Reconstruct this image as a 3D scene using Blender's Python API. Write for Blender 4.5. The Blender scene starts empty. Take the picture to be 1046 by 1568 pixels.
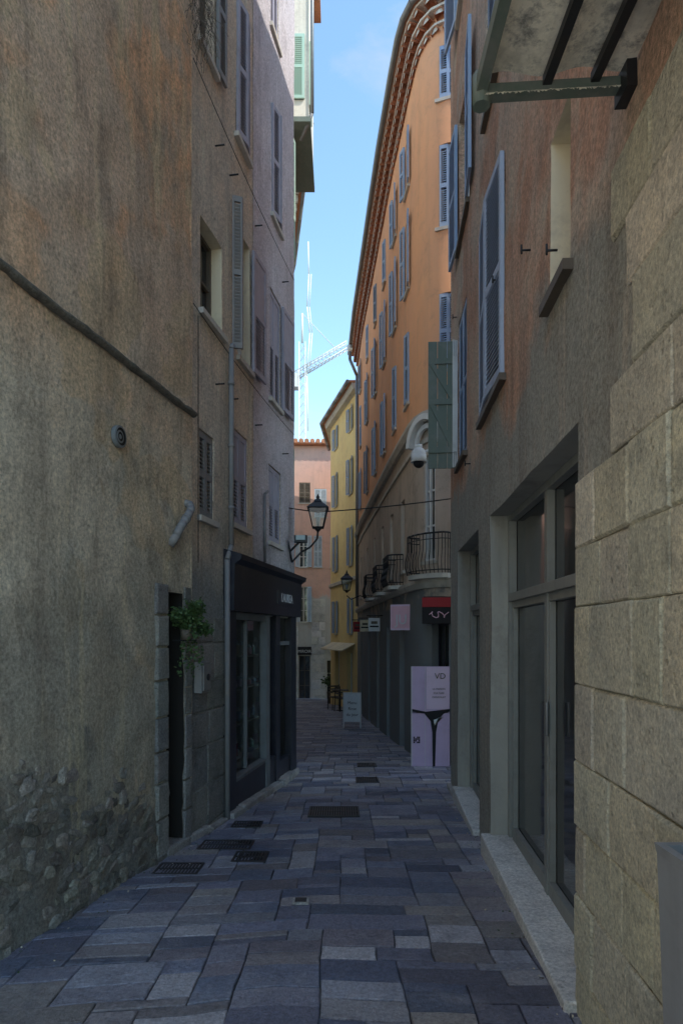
import bpy,bmesh,math,random
from mathutils import Vector,noise,Matrix
random.seed(7)
R=random.uniform
sc=bpy.context.scene
sc.view_settings.view_transform='Standard'
sc.view_settings.look='None'
sc.view_settings.exposure=0
Z=Vector((0,0,1))
EYE=1.6
def gz(y):
    if y<3: return 0.0
    if y>34: return -0.055*31
    return -0.055*(y-3)
# ------------------------------------------------------------ materials
class NT:
    def __init__(s,name):
        s.mat=bpy.data.materials.new(name); s.mat.use_nodes=True
        s.t=s.mat.node_tree; s.t.nodes.clear()
        s.out=s.t.nodes.new('ShaderNodeOutputMaterial')
        s.b=s.t.nodes.new('ShaderNodeBsdfPrincipled')
        s.t.links.new(s.b.outputs[0],s.out.inputs[0])
        s.pos=s.t.nodes.new('ShaderNodeNewGeometry').outputs['Position']
    def n(s,t): return s.t.nodes.new(t)
    def l(s,a,b): s.t.links.new(a,b)
    def setv(s,sock,v):
        if isinstance(v,(int,float)): sock.default_value=v
        elif isinstance(v,tuple): sock.default_value=(v[0],v[1],v[2],1) if len(sock.default_value)==4 else v[:3]
        else: s.l(v,sock)
    def noise(s,scale,detail=4,rough=.6,stretch=None,dist=0.0,off=None):
        n=s.n('ShaderNodeTexNoise'); n.inputs['Scale'].default_value=scale
        n.inputs['Detail'].default_value=detail; n.inputs['Roughness'].default_value=rough
        n.inputs['Distortion'].default_value=dist
        if stretch or off:
            m=s.n('ShaderNodeMapping'); s.l(s.pos,m.inputs[0])
            if stretch: m.inputs['Scale'].default_value=stretch
            if off: m.inputs['Location'].default_value=off
            s.l(m.outputs[0],n.inputs['Vector'])
        else: s.l(s.pos,n.inputs['Vector'])
        return n.outputs['Fac']
    def voro(s,scale,feature='F1',vec=None,stretch=None):
        n=s.n('ShaderNodeTexVoronoi'); n.feature=feature; n.inputs['Scale'].default_value=scale
        m=s.n('ShaderNodeMapping'); s.l(vec if vec else s.pos,m.inputs[0])
        if stretch: m.inputs['Scale'].default_value=stretch
        s.l(m.outputs[0],n.inputs['Vector']); return n.outputs['Distance']
    def rng(s,v,a,b,c=0.0,d=1.0):
        n=s.n('ShaderNodeMapRange'); s.setv(n.inputs[0],v)
        for i,x in enumerate((a,b,c,d)): n.inputs[i+1].default_value=x
        return n.outputs[0]
    def math(s,op,a,b=0.0):
        n=s.n('ShaderNodeMath'); n.operation=op; s.setv(n.inputs[0],a); s.setv(n.inputs[1],b); return n.outputs[0]
    def mix(s,f,a,b,mode='MIX'):
        n=s.n('ShaderNodeMix'); n.data_type='RGBA'; n.blend_type=mode
        s.setv(n.inputs[0],f); s.setv(n.inputs[6],a); s.setv(n.inputs[7],b); return n.outputs[2]
    def bump(s,h,strength=.5,dist=.01,prev=None):
        n=s.n('ShaderNodeBump'); n.inputs['Strength'].default_value=strength; n.inputs['Distance'].default_value=dist
        s.l(h,n.inputs['Height'])
        if prev: s.l(prev,n.inputs['Normal'])
        return n.outputs[0]
    def z(s):
        n=s.n('ShaderNodeSeparateXYZ'); s.l(s.pos,n.inputs[0]); return n.outputs
    def fin(s,col,rough=.9,normal=None,metal=0,spec=.3):
        s.setv(s.b.inputs['Base Color'],col); s.setv(s.b.inputs['Roughness'],rough)
        s.b.inputs['Metallic'].default_value=metal; s.b.inputs['Specular IOR Level'].default_value=spec
        if normal: s.l(normal,s.b.inputs['Normal'])
        return s.mat
def stucco(name,base,alt,dark,low=None,zlow=0,wlow=.2,mid=None,zmid=0,wmid=.2,streak=.5,bmp=.6,grain=1,alt2=None,simple=False,yslope=0,patch=None,damp=None,blot=.5):
    t=NT(name); xyz=t.z(); zz=xyz[2]
    big=t.noise(.9,4,.65)
    c=t.mix(t.rng(big,.42,.58),base,alt)
    if alt2: c=t.mix(t.rng(t.noise(.6,4,.68,off=(9,3,5)),.50,.56,0,.85),c,alt2)
    if mid:
        zn=t.math('ADD',zz,t.rng(t.noise(1.3,4,.6,off=(3,7,1)),0,1,-.6,.6))
        c=t.mix(t.rng(zn,zmid+wmid,zmid-wmid),c,mid)
    if patch: c=t.mix(t.rng(t.noise(1.15,3,.55,off=(4,12,2),dist=.4),.55,.57,0,.75),c,patch)
    if damp:
        dm=t.noise(.75,5,.7,off=(1,8,3),stretch=(1.2,1.2,.7),dist=.5)
        zr=t.rng(zz,3.3,1.2,0,.15)
        c=t.mix(t.rng(t.math('ADD',dm,zr),.56,.68,0,.75),c,damp)
    if low:
        zz2=t.math('ADD',zz,t.math('MULTIPLY',xyz[1],yslope)) if yslope else zz
        zn2=t.math('ADD',zz2,t.rng(t.noise(1.8,5,.65,off=(1,2,8)),0,1,-1,1))
        lm=t.rng(zn2,zlow+wlow,zlow-wlow); c=t.mix(lm,c,low)
    st=t.noise(1.0,4,.68,stretch=(4,4,.35))
    c=t.mix(t.rng(st,.52,.72,0,streak),c,dark)
    bl=t.noise(3.0,5,.78,off=(5,5,5)); c=t.mix(t.rng(bl,.52,.70,0,blot),c,dark)
    if simple:
        return t.fin(c,.93,t.bump(t.noise(30,2,.7),bmp*.6,.015),spec=.15)
    st2=t.noise(1.0,3,.6,stretch=(7,7,.45),off=(2,2,2)); c=t.mix(t.rng(st2,.57,.70,0,.4),c,tuple(min(.85,x*1.25+.08) for x in base))  # lighter streaks: plaster discolouration standing in for dappled light
    sp=t.noise(14,3,.8,off=(8,1,1)); c=t.mix(t.rng(sp,.60,.70,0,.5),c,dark)
    fine=t.noise(42*grain,3,.8); c=t.mix(1.0,c,t.rng(fine,.3,.7,.60,1.36),'MULTIPLY')
    nb=t.bump(t.noise(16,6,.86),min(1,bmp*1.7),.035)
    return t.fin(c,.93,nb,spec=.15)
def blockmat(name,base,alt,dark,rough=.9,bmp=.8,spec=.2,pit=True):
    t=NT(name); a=t.n('ShaderNodeAttribute'); a.attribute_name='col'
    c=t.mix(t.rng(t.noise(2.5,4,.65),.38,.62),base,alt)
    c=t.mix(t.rng(t.noise(4.5,5,.78,off=(4,1,2)),.50,.68,0,.62),c,dark)
    c=t.mix(1.0,c,t.rng(t.noise(60,3,.8),.3,.7,.62,1.32),'MULTIPLY')
    c=t.mix(1.0,c,a.outputs['Color'],'MULTIPLY')
    nb=t.bump(t.noise(14,6,.84),min(1,bmp*1.5),.03)
    if pit: nb=t.bump(t.rng(t.voro(22),.05,.25),.6,.014,nb)
    return t.fin(c,rough,nb,spec=spec)
def paint(name,col,rough=.55,wear=(.12,.11,.1),w=.35,metal=0,spec=.4,bmp=.15):
    t=NT(name)
    c=t.mix(t.rng(t.noise(5,4,.75),.48,.72,0,w),col,wear)
    c=t.mix(t.rng(t.noise(1.0,3,.7,stretch=(14,14,1)),.5,.75,0,w*.7),c,wear)
    return t.fin(c,rough,t.bump(t.noise(50,2,.6),bmp,.004),metal,spec)
def flat(name,col,rough=.7,metal=0,spec=.3):
    return paint(name,col,rough,tuple(x*.6 for x in col),.25,metal,spec,.05)
m_L1=stucco('ochre_stucco',(.87,.51,.29),(.76,.50,.32),(.25,.20,.155),low=(.25,.24,.215),zlow=1.95,wlow=.10,mid=(.72,.62,.47),zmid=3.35,wmid=.5,streak=.55,bmp=.9,alt2=(.70,.54,.40),yslope=.32,patch=(.74,.56,.36),damp=(.37,.345,.28),blot=.55)
m_L2=stucco('beige_stucco',(.76,.61,.46),(.67,.58,.47),(.28,.25,.21),low=(.31,.32,.31),zlow=2.2,wlow=.4,streak=.55,bmp=.5)
m_L2b=stucco('lilac_stucco',(.63,.59,.62),(.56,.515,.545),(.28,.265,.28),low=(.35,.35,.365),zlow=2.6,wlow=.4,streak=.45,bmp=.4)
m_L3=stucco('pale_stucco',(.7,.66,.57),(.62,.58,.5),(.3,.28,.25),simple=True)
m_R1=stucco('red_stucco',(.72,.46,.33),(.70,.56,.43),(.28,.23,.19),mid=(.45,.44,.385),zmid=3.15,wmid=.09,streak=.55,bmp=.9,alt2=(.64,.36,.24))
m_R2=stucco('orange_render',(.82,.43,.24),(.77,.41,.24),(.52,.31,.2),streak=.4,bmp=.25,simple=True)
m_R2s=stucco('beige_stone_render',(.58,.47,.38),(.5,.42,.34),(.22,.19,.16),low=(.21,.225,.235),zlow=2.3,wlow=.1,streak=.4,bmp=.4,simple=True)
m_R3=stucco('yellow_render',(.84,.67,.33),(.80,.62,.31),(.55,.43,.26),streak=.25,bmp=.25,simple=True)
m_end=stucco('terracotta_render',(.60,.37,.30),(.54,.35,.29),(.38,.27,.23),low=(.45,.44,.42),zlow=3.4,wlow=.15,streak=.4,bmp=.3,simple=True)
m_trim=stucco('stone_trim',(.56,.53,.47),(.5,.47,.43),(.26,.25,.23),bmp=.3,simple=True)
m_rev=stucco('grey_reveal_render',(.40,.39,.345),(.34,.335,.30),(.18,.17,.155),bmp=.5,simple=True)
m_cream=stucco('cream_reveal',(.72,.63,.45),(.66,.58,.43),(.36,.31,.25),bmp=.3,simple=True)
m_stone=blockmat('limestone_blocks',(.76,.69,.52),(.64,.595,.47),(.33,.31,.26))
m_grey=blockmat('grey_stone_blocks',(.36,.35,.325),(.29,.29,.275),(.15,.15,.145))
m_rub=blockmat('rubble_stone',(.30,.285,.255),(.23,.22,.205),(.10,.095,.088))
m_kerb=blockmat('kerb_stone',(.56,.52,.48),(.46,.44,.42),(.22,.22,.22),rough=.7)
m_sill=blockmat('pale_sill_stone',(.76,.73,.68),(.68,.65,.61),(.38,.37,.35),rough=.7,bmp=.4)
m_tile=blockmat('terracotta_tile',(.56,.24,.13),(.45,.21,.12),(.2,.13,.10),pit=False)
m_mortar=blockmat('genoise_mortar',(.84,.79,.70),(.76,.70,.62),(.5,.44,.38),pit=False)
t=NT('paving_slab'); a=t.n('ShaderNodeAttribute'); a.attribute_name='col'
c=t.mix(t.rng(t.noise(4,4,.78),.5,.72,0,.55),a.outputs['Color'],(.11,.11,.14))
c=t.mix(t.rng(t.noise(1.6,4,.7,off=(3,3,3)),.54,.70,0,.4),c,(.45,.425,.45))
c=t.mix(1.0,c,t.rng(t.noise(48,4,.82),.3,.7,.55,1.42),'MULTIPLY')
nb=t.bump(t.noise(11,6,.82),1.0,.028)
m_slab=t.fin(c,t.rng(t.noise(7,2,.6),.3,.7,.32,.58),nb,spec=.5)
t=NT('earth_joint'); c=t.mix(t.rng(t.noise(20,3,.7),.35,.65),(.07,.066,.066),(.15,.138,.125)); m_joint=t.fin(c,.95,t.bump(t.noise(60,2),.6,.01))
t=NT('pale_bounce_ground'); c=t.mix(t.rng(t.noise(3,3,.7),.35,.65),(.54,.50,.45),(.46,.44,.41)); m_bounce=t.fin(c,.9)  # unseen pale ground behind the camera, added to bounce sunlight into the lane
m_iron=paint('dark_iron',(.022,.025,.03),.45,(.06,.045,.035),.3,.3)
m_grate=paint('cast_iron_grate',(.045,.042,.045),.5,(.10,.075,.06),.4,.4)
m_navy=paint('shopfront_paint',(.022,.024,.036),.35,(.08,.08,.08),.3)
m_teal=paint('weathered_grey_frame',(.17,.19,.20),.5,(.09,.09,.085),.4)
m_planter=paint('planter_zinc',(.22,.23,.24),.5,(.14,.14,.14),.5)
m_blue=paint('blue_shutter',(.27,.37,.54),.6,(.45,.48,.52),.35)
m_pblue=paint('pale_lavender_shutter',(.36,.43,.56),.6,(.25,.28,.34),.45)
m_dblue=paint('slate_blue_shutter',(.19,.235,.32),.6,(.26,.28,.3),.3)
m_lil=paint('lilac_shutter',(.36,.35,.42),.65,(.20,.20,.23),.5)
m_grs=paint('grey_shutter',(.21,.21,.215),.65,(.32,.29,.25),.45)
m_green=paint('green_shutter',(.12,.155,.13),.6,(.25,.24,.22),.45)
m_lgreen=paint('pale_green_shutter',(.34,.5,.42),.6,(.5,.5,.45),.3)
m_wht=paint('white_frame',(.72,.72,.70),.5,(.42,.41,.39),.35)
m_brown=paint('brown_frame',(.10,.08,.06),.6,(.2,.17,.14),.3)
m_pipe=paint('zinc_pipe',(.22,.225,.23),.5,(.12,.12,.12),.4,.5)
m_cable=paint('black_cable',(.02,.02,.02),.6)
m_door=paint('grey_door_frame',(.26,.265,.245),.5,(.14,.14,.13),.45)
m_poster=flat('poster_lilac',(.58,.44,.62)); m_poster2=flat('poster_pale',(.72,.56,.70)); m_pink=flat('sign_pink',(.74,.45,.53)); m_red=flat('red_canvas',(.34,.03,.035)); m_blk=flat('black_canvas',(.02,.018,.02))
m_ink=flat('black_ink',(.015,.015,.018)); m_white=flat('white_board',(.62,.64,.66)); m_silver=flat('silver_letters',(.6,.6,.6))
m_dark=flat('dark_recess_shade',(.02,.018,.016),.9); m_inter=flat('interior_wall',(.2,.18,.15),.9)  # first one: near-black colour standing in for shade inside openings
t=NT('window_glass'); c=t.mix(t.rng(t.noise(1.2,2,.5),.35,.65),(.015,.018,.022),(.04,.046,.05))
m_glass=t.fin(c,.06,t.bump(t.noise(2.5,1,.5),.10,.02),spec=.9)
t=NT('shop_glass'); tr=t.n('ShaderNodeBsdfTransparent'); tr.inputs[0].default_value=(.8,.88,.88,1); gl=t.n('ShaderNodeBsdfGlossy'); gl.inputs['Roughness'].default_value=.03
mx=t.n('ShaderNodeMixShader'); fr=t.n('ShaderNodeFresnel'); fr.inputs[0].default_value=1.6
t.l(t.math('ADD',fr.outputs[0],.04),mx.inputs[0]); t.l(tr.outputs[0],mx.inputs[1]); t.l(gl.outputs[0],mx.inputs[2]); t.l(mx.outputs[0],t.out.inputs[0]); m_sglass=t.mat
t=NT('awning_canvas'); c=t.mix(t.rng(t.noise(4.5,5,.75),.4,.6),(.80,.75,.62),(.50,.475,.40)); c=t.mix(t.rng(t.noise(11,5,.78,off=(3,1,0)),.50,.66,0,.85),c,(.18,.18,.17))
m_canvas=t.fin(c,.9,t.bump(t.noise(30,3),.3,.01))
t=NT('leaf_green'); c=t.mix(t.noise(25,2,.5),(.025,.06,.02),(.08,.13,.045)); m_leaf=t.fin(c,.55)
# ------------------------------------------------------------ mesh builder
class MB:
    def __init__(s): s.v=[];s.f=[];s.m=[];s.sm=[];s.c=[];s.mats=[]
    def mi(s,mat):
        if mat not in s.mats: s.mats.append(mat)
        return s.mats.index(mat)
    def face(s,pts,mat,sm=False,col=(1,1,1)):
        i=len(s.v); s.v+=[tuple(p) for p in pts]; s.f.append(tuple(range(i,i+len(pts)))); s.m.append(s.mi(mat)); s.sm.append(sm); s.c.append(col)
    def mesh(s,verts,faces,mat,sm=True,col=(1,1,1)):
        i=len(s.v); s.v+=[tuple(p) for p in verts]; k=s.mi(mat)
        for f in faces: s.f.append(tuple(i+j for j in f)); s.m.append(k); s.sm.append(sm); s.c.append(col)
    def hexa(s,c,mat,col=(1,1,1)):
        i=len(s.v); s.v+=[tuple(p) for p in c]; k=s.mi(mat)
        for q in ((0,3,2,1),(4,5,6,7),(0,1,5,4),(1,2,6,5),(2,3,7,6),(3,0,4,7)):
            s.f.append(tuple(i+j for j in q)); s.m.append(k); s.sm.append(False); s.c.append(col)
    def box(s,o,a,b,c,mat,col=(1,1,1)):
        o=Vector(o);a=Vector(a);b=Vector(b);c=Vector(c)
        s.hexa([o,o+a,o+a+b,o+b,o+c,o+a+c,o+a+b+c,o+b+c],mat,col)
    def cyl(s,p0,p1,r0,mat,r1=None,n=8,cap=True):
        p0=Vector(p0);p1=Vector(p1); r1=r0 if r1 is None else r1
        d=(p1-p0).normalized(); a=d.orthogonal().normalized(); b=d.cross(a)
        i=len(s.v); k=s.mi(mat)
        for p,r in((p0,r0),(p1,r1)):
            for j in range(n):
                an=2*math.pi*j/n; s.v.append(tuple(p+(a*math.cos(an)+b*math.sin(an))*r))
        for j in range(n):
            s.f.append((i+j,i+(j+1)%n,i+n+(j+1)%n,i+n+j)); s.m.append(k); s.sm.append(True); s.c.append((1,1,1))
        if cap:
            s.f.append(tuple(i+j for j in range(n))[::-1]); s.m.append(k); s.sm.append(False); s.c.append((1,1,1))
            s.f.append(tuple(i+n+j for j in range(n))); s.m.append(k); s.sm.append(False); s.c.append((1,1,1))
    def tube(s,pts,r,mat,n=6):
        for a,b in zip(pts,pts[1:]): s.cyl(a,b,r,mat,n=n)
    def build(s,name,parent=None,bevel=0):
        me=bpy.data.meshes.new(name); me.from_pydata(s.v,[],s.f)
        for m in s.mats: me.materials.append(m)
        me.polygons.foreach_set('material_index',s.m); me.polygons.foreach_set('use_smooth',s.sm)
        ca=me.color_attributes.new('col','FLOAT_COLOR','CORNER'); buf=[]
        for p in me.polygons:
            c=s.c[p.index]; buf+=[c[0],c[1],c[2],1]*p.loop_total
        ca.data.foreach_set('color',buf)
        ob=bpy.data.objects.new(name,me); sc.collection.objects.link(ob)
        if parent: ob.parent=parent
        if bevel:
            b=ob.modifiers.new('bevel','BEVEL'); b.width=bevel; b.segments=2; b.limit_method='ANGLE'
        return ob
def empty(name):
    e=bpy.data.objects.new(name,None); sc.collection.objects.link(e); return e
class Fac:
    """A facade: plan polyline (x,y) + outward normal to the street."""
    def __init__(s,pts,side,amp=.006,fr=1.5):
        s.p=[Vector((x,y,0)) for x,y in pts]; s.amp=amp; s.fr=fr; s.side=side
        s.L=[0]; s.t=[]
        for a,b in zip(s.p,s.p[1:]): s.L.append(s.L[-1]+(b-a).length); s.t.append((b-a).normalized())
        nn=[Vector((t.y,-t.x,0)) if side>0 else Vector((-t.y,t.x,0)) for t in s.t]
        s.n=[nn[0]]+[(nn[i]+nn[i+1]).normalized() for i in range(len(nn)-1)]+[nn[-1]]
        s.len=s.L[-1]
    def fr_(s,d):
        i=0
        while i<len(s.t)-1 and d>s.L[i+1]+1e-9: i+=1
        k=(d-s.L[i])/(s.L[i+1]-s.L[i]); return s.p[i]+s.t[i]*(d-s.L[i]), s.n[i].lerp(s.n[i+1],max(0,min(1,k))).normalized(), s.t[i]
    def P(s,d,z,o=0.,nz=False):
        p,n,t=s.fr_(d)
        if nz:
            q=Vector((p.x,p.y,z)); o=o+s.amp*noise.noise(q*s.fr)+s.amp*.5*noise.noise(q*s.fr*4)
            if s.amp>.015 and z<.9: o+=.02*min(1,(.9-z)/.5)*(noise.noise(q*9)+.4*noise.noise(q*20))
        return Vector((p.x,p.y,z))+n*o
    def at(s,b):
        """distance along facade where the view ray through image pixel column b meets it"""
        b=(b-523)/1000  # image pixel column turned into a view-ray slope
        for i in range(len(s.t)):
            d=s.t[i]; den=d.x-b*d.y
            if abs(den)<1e-9: continue
            k=(b*s.p[i].y-s.p[i].x)/den
            if -1e-6<=k<=s.L[i+1]-s.L[i]+1e-6: return s.L[i]+k
        return s.len
    def ay(s,y):
        for i in range(len(s.t)):
            if s.p[i].y<=y<=s.p[i+1].y: return s.L[i]+(y-s.p[i].y)/s.t[i].y
        return s.len
def br(vals,a,b,step):
    v=sorted(set([round(x,5) for x in vals if a<=x<=b]+[round(a,5),round(b,5)])); out=[v[0]]
    for x in v[1:]:
        g=x-out[-1]
        if g<1e-4: continue
        n=max(1,math.ceil(g/step)); s0=out[-1]
        for i in range(1,n+1): out.append(s0+g*i/n)
    return out
def wall(mb,f,s0,s1,z0,z1,ops,mat,step=.2,revmat=None):
    S=br([x for o in ops for x in o[:2]]+f.L,s0,s1,step); H=br([x for o in ops for x in o[2:4]],z0,z1,step)
    inside=lambda a,b:any(o[0]<a<o[1] and o[2]<b<o[3] for o in ops)
    idx={};k=mb.mi(mat)
    def vi(i,j):
        if (i,j) not in idx: idx[(i,j)]=len(mb.v); mb.v.append(tuple(f.P(S[i],H[j],0,True)))
        return idx[(i,j)]
    for i in range(len(S)-1):
        for j in range(len(H)-1):
            if inside((S[i]+S[i+1])/2,(H[j]+H[j+1])/2): continue
            mb.f.append((vi(i,j),vi(i+1,j),vi(i+1,j+1),vi(i,j+1))); mb.m.append(k); mb.sm.append(True); mb.c.append((1,1,1))
    for o in ops:
        d=-o[4]; rm=o[5] if len(o)>5 and o[5] else (revmat or mat)
        ss=[x for x in S if o[0]-1e-4<=x<=o[1]+1e-4]; hh=[x for x in H if o[2]-1e-4<=x<=o[3]+1e-4]
        for z in (o[2],o[3]):
            for a,b in zip(ss,ss[1:]): mb.face([f.P(a,z,0,True),f.P(b,z,0,True),f.P(b,z,d),f.P(a,z,d)],rm)
        for x in (o[0],o[1]):
            for a,b in zip(hh,hh[1:]): mb.face([f.P(x,a,0,True),f.P(x,b,0,True),f.P(x,b,d),f.P(x,a,d)],rm)
def fbox(mb,f,s0,s1,z0,z1,o0,o1,mat,col=(1,1,1)):
    mb.hexa([f.P(s0,z0,o0),f.P(s1,z0,o0),f.P(s1,z0,o1),f.P(s0,z0,o1),f.P(s0,z1,o0),f.P(s1,z1,o0),f.P(s1,z1,o1),f.P(s0,z1,o1)],mat,col)
def sweep(mb,f,s0,s1,prof,mat,step=.5,sm=False):
    S=br(f.L,s0,s1,step); n=len(prof)
    for a,b in zip(S,S[1:]):
        for i in range(n):
            j=(i+1)%n
            mb.face([f.P(a,prof[i][1],prof[i][0]),f.P(b,prof[i][1],prof[i][0]),f.P(b,prof[j][1],prof[j][0]),f.P(a,prof[j][1],prof[j][0])],mat,sm)
    for s in (s0,s1): mb.face([f.P(s,z,o) for o,z in prof],mat)
def leaf(mb,o,a,n,w,h,mat,style='louver',th=.028):
    """shutter leaf; o hinge-bottom corner, a = across, n = thickness direction"""
    o=Vector(o);a=a.normalized();n=n.normalized(); st=min(.045,w*.18); rl=.055
    if style=='board':
        k=3
        for i in range(k): mb.box(o+a*(w*i/k+.003),a*(w/k-.006),n*th*.7,Z*h,mat)
        for zz in (h*.12,h*.5,h*.82): mb.box(o+a*.01+Z*zz-n*.018,a*(w-.02),n*.017,Z*.06,mat)
        for z0,z1 in ((h*.12+.06,h*.5),(h*.5+.06,h*.82)):
            p0=o+a*.015+Z*z0-n*.016; p1=o+a*(w-.07)+Z*z1-n*.016; mb.box(p0,a*.055,n*.0155,p1-p0,mat)
        return
    mb.box(o,a*st,n*th,Z*h,mat); mb.box(o+a*(w-st),a*st,n*th,Z*h,mat)
    rails=[0,h*.5-rl/2,h-rl] if h>.7 else [0,h-rl]
    for z in rails: mb.box(o+a*st+Z*z,a*(w-2*st),n*th,Z*rl,mat)
    for i,(r0,r1) in enumerate(zip(rails,rails[1:])):
        z=r0+rl+.004
        if style=='half' and i==1:
            mb.box(o+a*st+n*.008+Z*z,a*(w-2*st),n*.012,Z*(r1-z),mat); continue
        while z<r1-.02:
            mb.box(o+a*st+Z*z+n*(th*.9),a*(w-2*st),-n*th*.8+Z*.022,Z*.007,mat); z+=.034
def casement(mb,f,s0,s1,z0,z1,dep,fm=None,cols=2,rows=2,gm=None,fw=.035):
    fm=fm or m_wht; gm=gm or m_glass; d=-dep+.015
    mb.face([f.P(s0-.01,z0-.01,d),f.P(s1+.01,z0-.01,d),f.P(s1+.01,z1+.01,d),f.P(s0-.01,z1+.01,d)],gm)
    fbox(mb,f,s0,s0+fw,z0,z1,d+.001,d+.04,fm); fbox(mb,f,s1-fw,s1,z0,z1,d+.001,d+.04,fm)
    fbox(mb,f,s0+fw,s1-fw,z0,z0+fw,d+.001,d+.038,fm); fbox(mb,f,s0+fw,s1-fw,z1-fw,z1,d+.001,d+.038,fm)
    for i in range(1,cols):
        x=s0+(s1-s0)*i/cols; fbox(mb,f,x-fw*.6,x+fw*.6,z0+fw,z1-fw,d+.001,d+.036,fm)
    for j in range(1,rows):
        z=z0+(z1-z0)*j/rows; fbox(mb,f,s0+fw,s1-fw,z-.012,z+.012,d+.001,d+.03,fm)
def windows(f,specs,wm,sm):
    ops=[]
    for w in specs:
        s0,s1,z0,z1=w['r']; dep=w.get('dep',.14); ops.append((s0,s1,z0,z1,dep,w.get('rev')))
        casement(wm,f,s0,s1,z0,z1,dep,w.get('fm'),rows=w.get('rows',3))
        mat=w.get('mat',m_blue); k=w.get('kind','open'); W=(s1-s0); stl=w.get('style','louver')
        if w.get('sill',True): fbox(wm,f,s0-.05,s1+.05,z0-.05,z0-.002,-.03,.045,w.get('sm',m_trim))
        p0,n0,t0=f.fr_(s0); p1,n1,t1=f.fr_(s1)
        if k=='open':
            for s,dr,t,n in ((s0,-1,t0,n0),(s1,1,t1,n1)):
                tilt=R(.03,.3); leaf(sm,f.P(s,z0+.01,.02),t*dr*math.cos(tilt)+n*math.sin(tilt),n,W*.5,z1-z0-.02,mat,stl)
        elif k=='closed':
            leaf(sm,f.P(s0+.004,z0+.01,-.035),(f.P(s1,0)-f.P(s0,0)),n0,W/2-.006,z1-z0-.02,mat,stl)
            leaf(sm,f.P((s0+s1)/2+.002,z0+.01,-.035),(f.P(s1,0)-f.P(s0,0)),n0,W/2-.006,z1-z0-.02,mat,stl)
        elif k=='ajar':
            ta=w.get('tilt',.22)
            for s,dr,t,n in ((s0,1,t0,n0),(s1,-1,t1,n1)):
                tilt=ta*R(.7,1.2); leaf(sm,f.P(s+.004*dr,z0+.01,0),t*dr*math.cos(tilt)+n*math.sin(tilt),n,W*.49,z1-z0-.02,mat,stl)
        if k=='far' or w.get('extra'):
            tl=.06; leaf(sm,f.P(s1+.01,z0+.01,.02),t1*math.cos(tl)+n1*math.sin(tl),n1,W*w.get('lw',.55),z1-z0-.02,mat,stl)
    return ops
def shell(mb,f,z0,z1,mat,deep=3.0,over=.3,roof=None):
    for s in (0,f.len): mb.face([f.P(s,z0,0),f.P(s,z0,-deep),f.P(s,z1,-deep),f.P(s,z1,0)],mat)
    sweep(mb,f,0,f.len,[(-deep,z1+.01),(over,z1+.01),(over,z1+.08),(-deep,z1+.5)],roof or m_tile,2)
    sweep(mb,f,0,f.len,[(-deep,z0),(-deep,z1),(-deep-.02,z1),(-deep-.02,z0)],mat,3)
def blocks(mb,f,s0,s1,z0,z1,course,l0,l1,mat,o=.014,clip=None,jit=.18,gap=.006,tone=1):
    z=z0
    while z<z1-.02:
        h=min(course*R(.8,1.2),z1-z)
        if z1-(z+h)<.08: h=z1-z
        s=s0
        while s<s1-.01:
            l=R(l0,l1)
            if s1-(s+l)<l0*.5: l=s1-s
            l=min(l,s1-s)
            if not clip or clip(s+l/2,z+h/2):
                k=R(1-jit,1+jit)*tone; col=(k*R(.97,1.03),k,k*R(.94,1.06)); e=R(.004,.012); oo=o+R(-.004,.005); g=gap*R(.6,1.6)
                j=lambda:R(-.003,.003)
                P0=[]
                for a,b in ((s+g,z+g),((s+l/2),z+g),(s+l-g,z+g),(s+l-g,z+h/2),(s+l-g,z+h-g),(s+l/2,z+h-g),(s+g,z+h-g),(s+g,z+h/2)): P0.append((a+j(),b+j()))
                A_=[f.P(min(max(x,s0),s1),y_,-.02) for x,y_ in P0]; B_=[f.P(min(max(x,s0),s1),y_,oo-e) for x,y_ in P0]
                cx_=sum(x for x,_ in P0)/8; cz_=sum(y_ for _,y_ in P0)/8
                C_=[f.P(x+(cx_-x)*e/(l/2),y_+(cz_-y_)*e/(h/2),oo+R(-.002,.002)) for x,y_ in P0]
                ctr=f.P(cx_,cz_,oo+R(0,.004))
                for U,V in((A_,B_),(B_,C_)):
                    for i in range(8): mb.face([U[i],U[(i+1)%8],V[(i+1)%8],V[i]],mat,False,col)
                for i in range(8): mb.face([C_[i],C_[(i+1)%8],ctr],mat,False,col)
            s+=l
        z+=h
def text(body,o,a,up,size,mat,parent,name,ext=.002,align='CENTER'):
    cu=bpy.data.curves.new(name,'FONT'); cu.body=body; cu.size=size; cu.extrude=ext; cu.align_x=align
    ob=bpy.data.objects.new(name,cu); sc.collection.objects.link(ob); ob.data.materials.append(mat)
    a=a.normalized(); up=up.normalized(); n=a.cross(up)
    M=Matrix((a,up,n)).transposed().to_4x4(); M.translation=Vector(o); ob.matrix_world=M
    if parent: ob.parent=parent
    return ob
bm=bmesh.new(); bmesh.ops.create_icosphere(bm,subdivisions=2,radius=1); ICV=[v.co.copy() for v in bm.verts]; ICF=[tuple(v.index for v in f.verts) for f in bm.faces]; bm.free()
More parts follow.
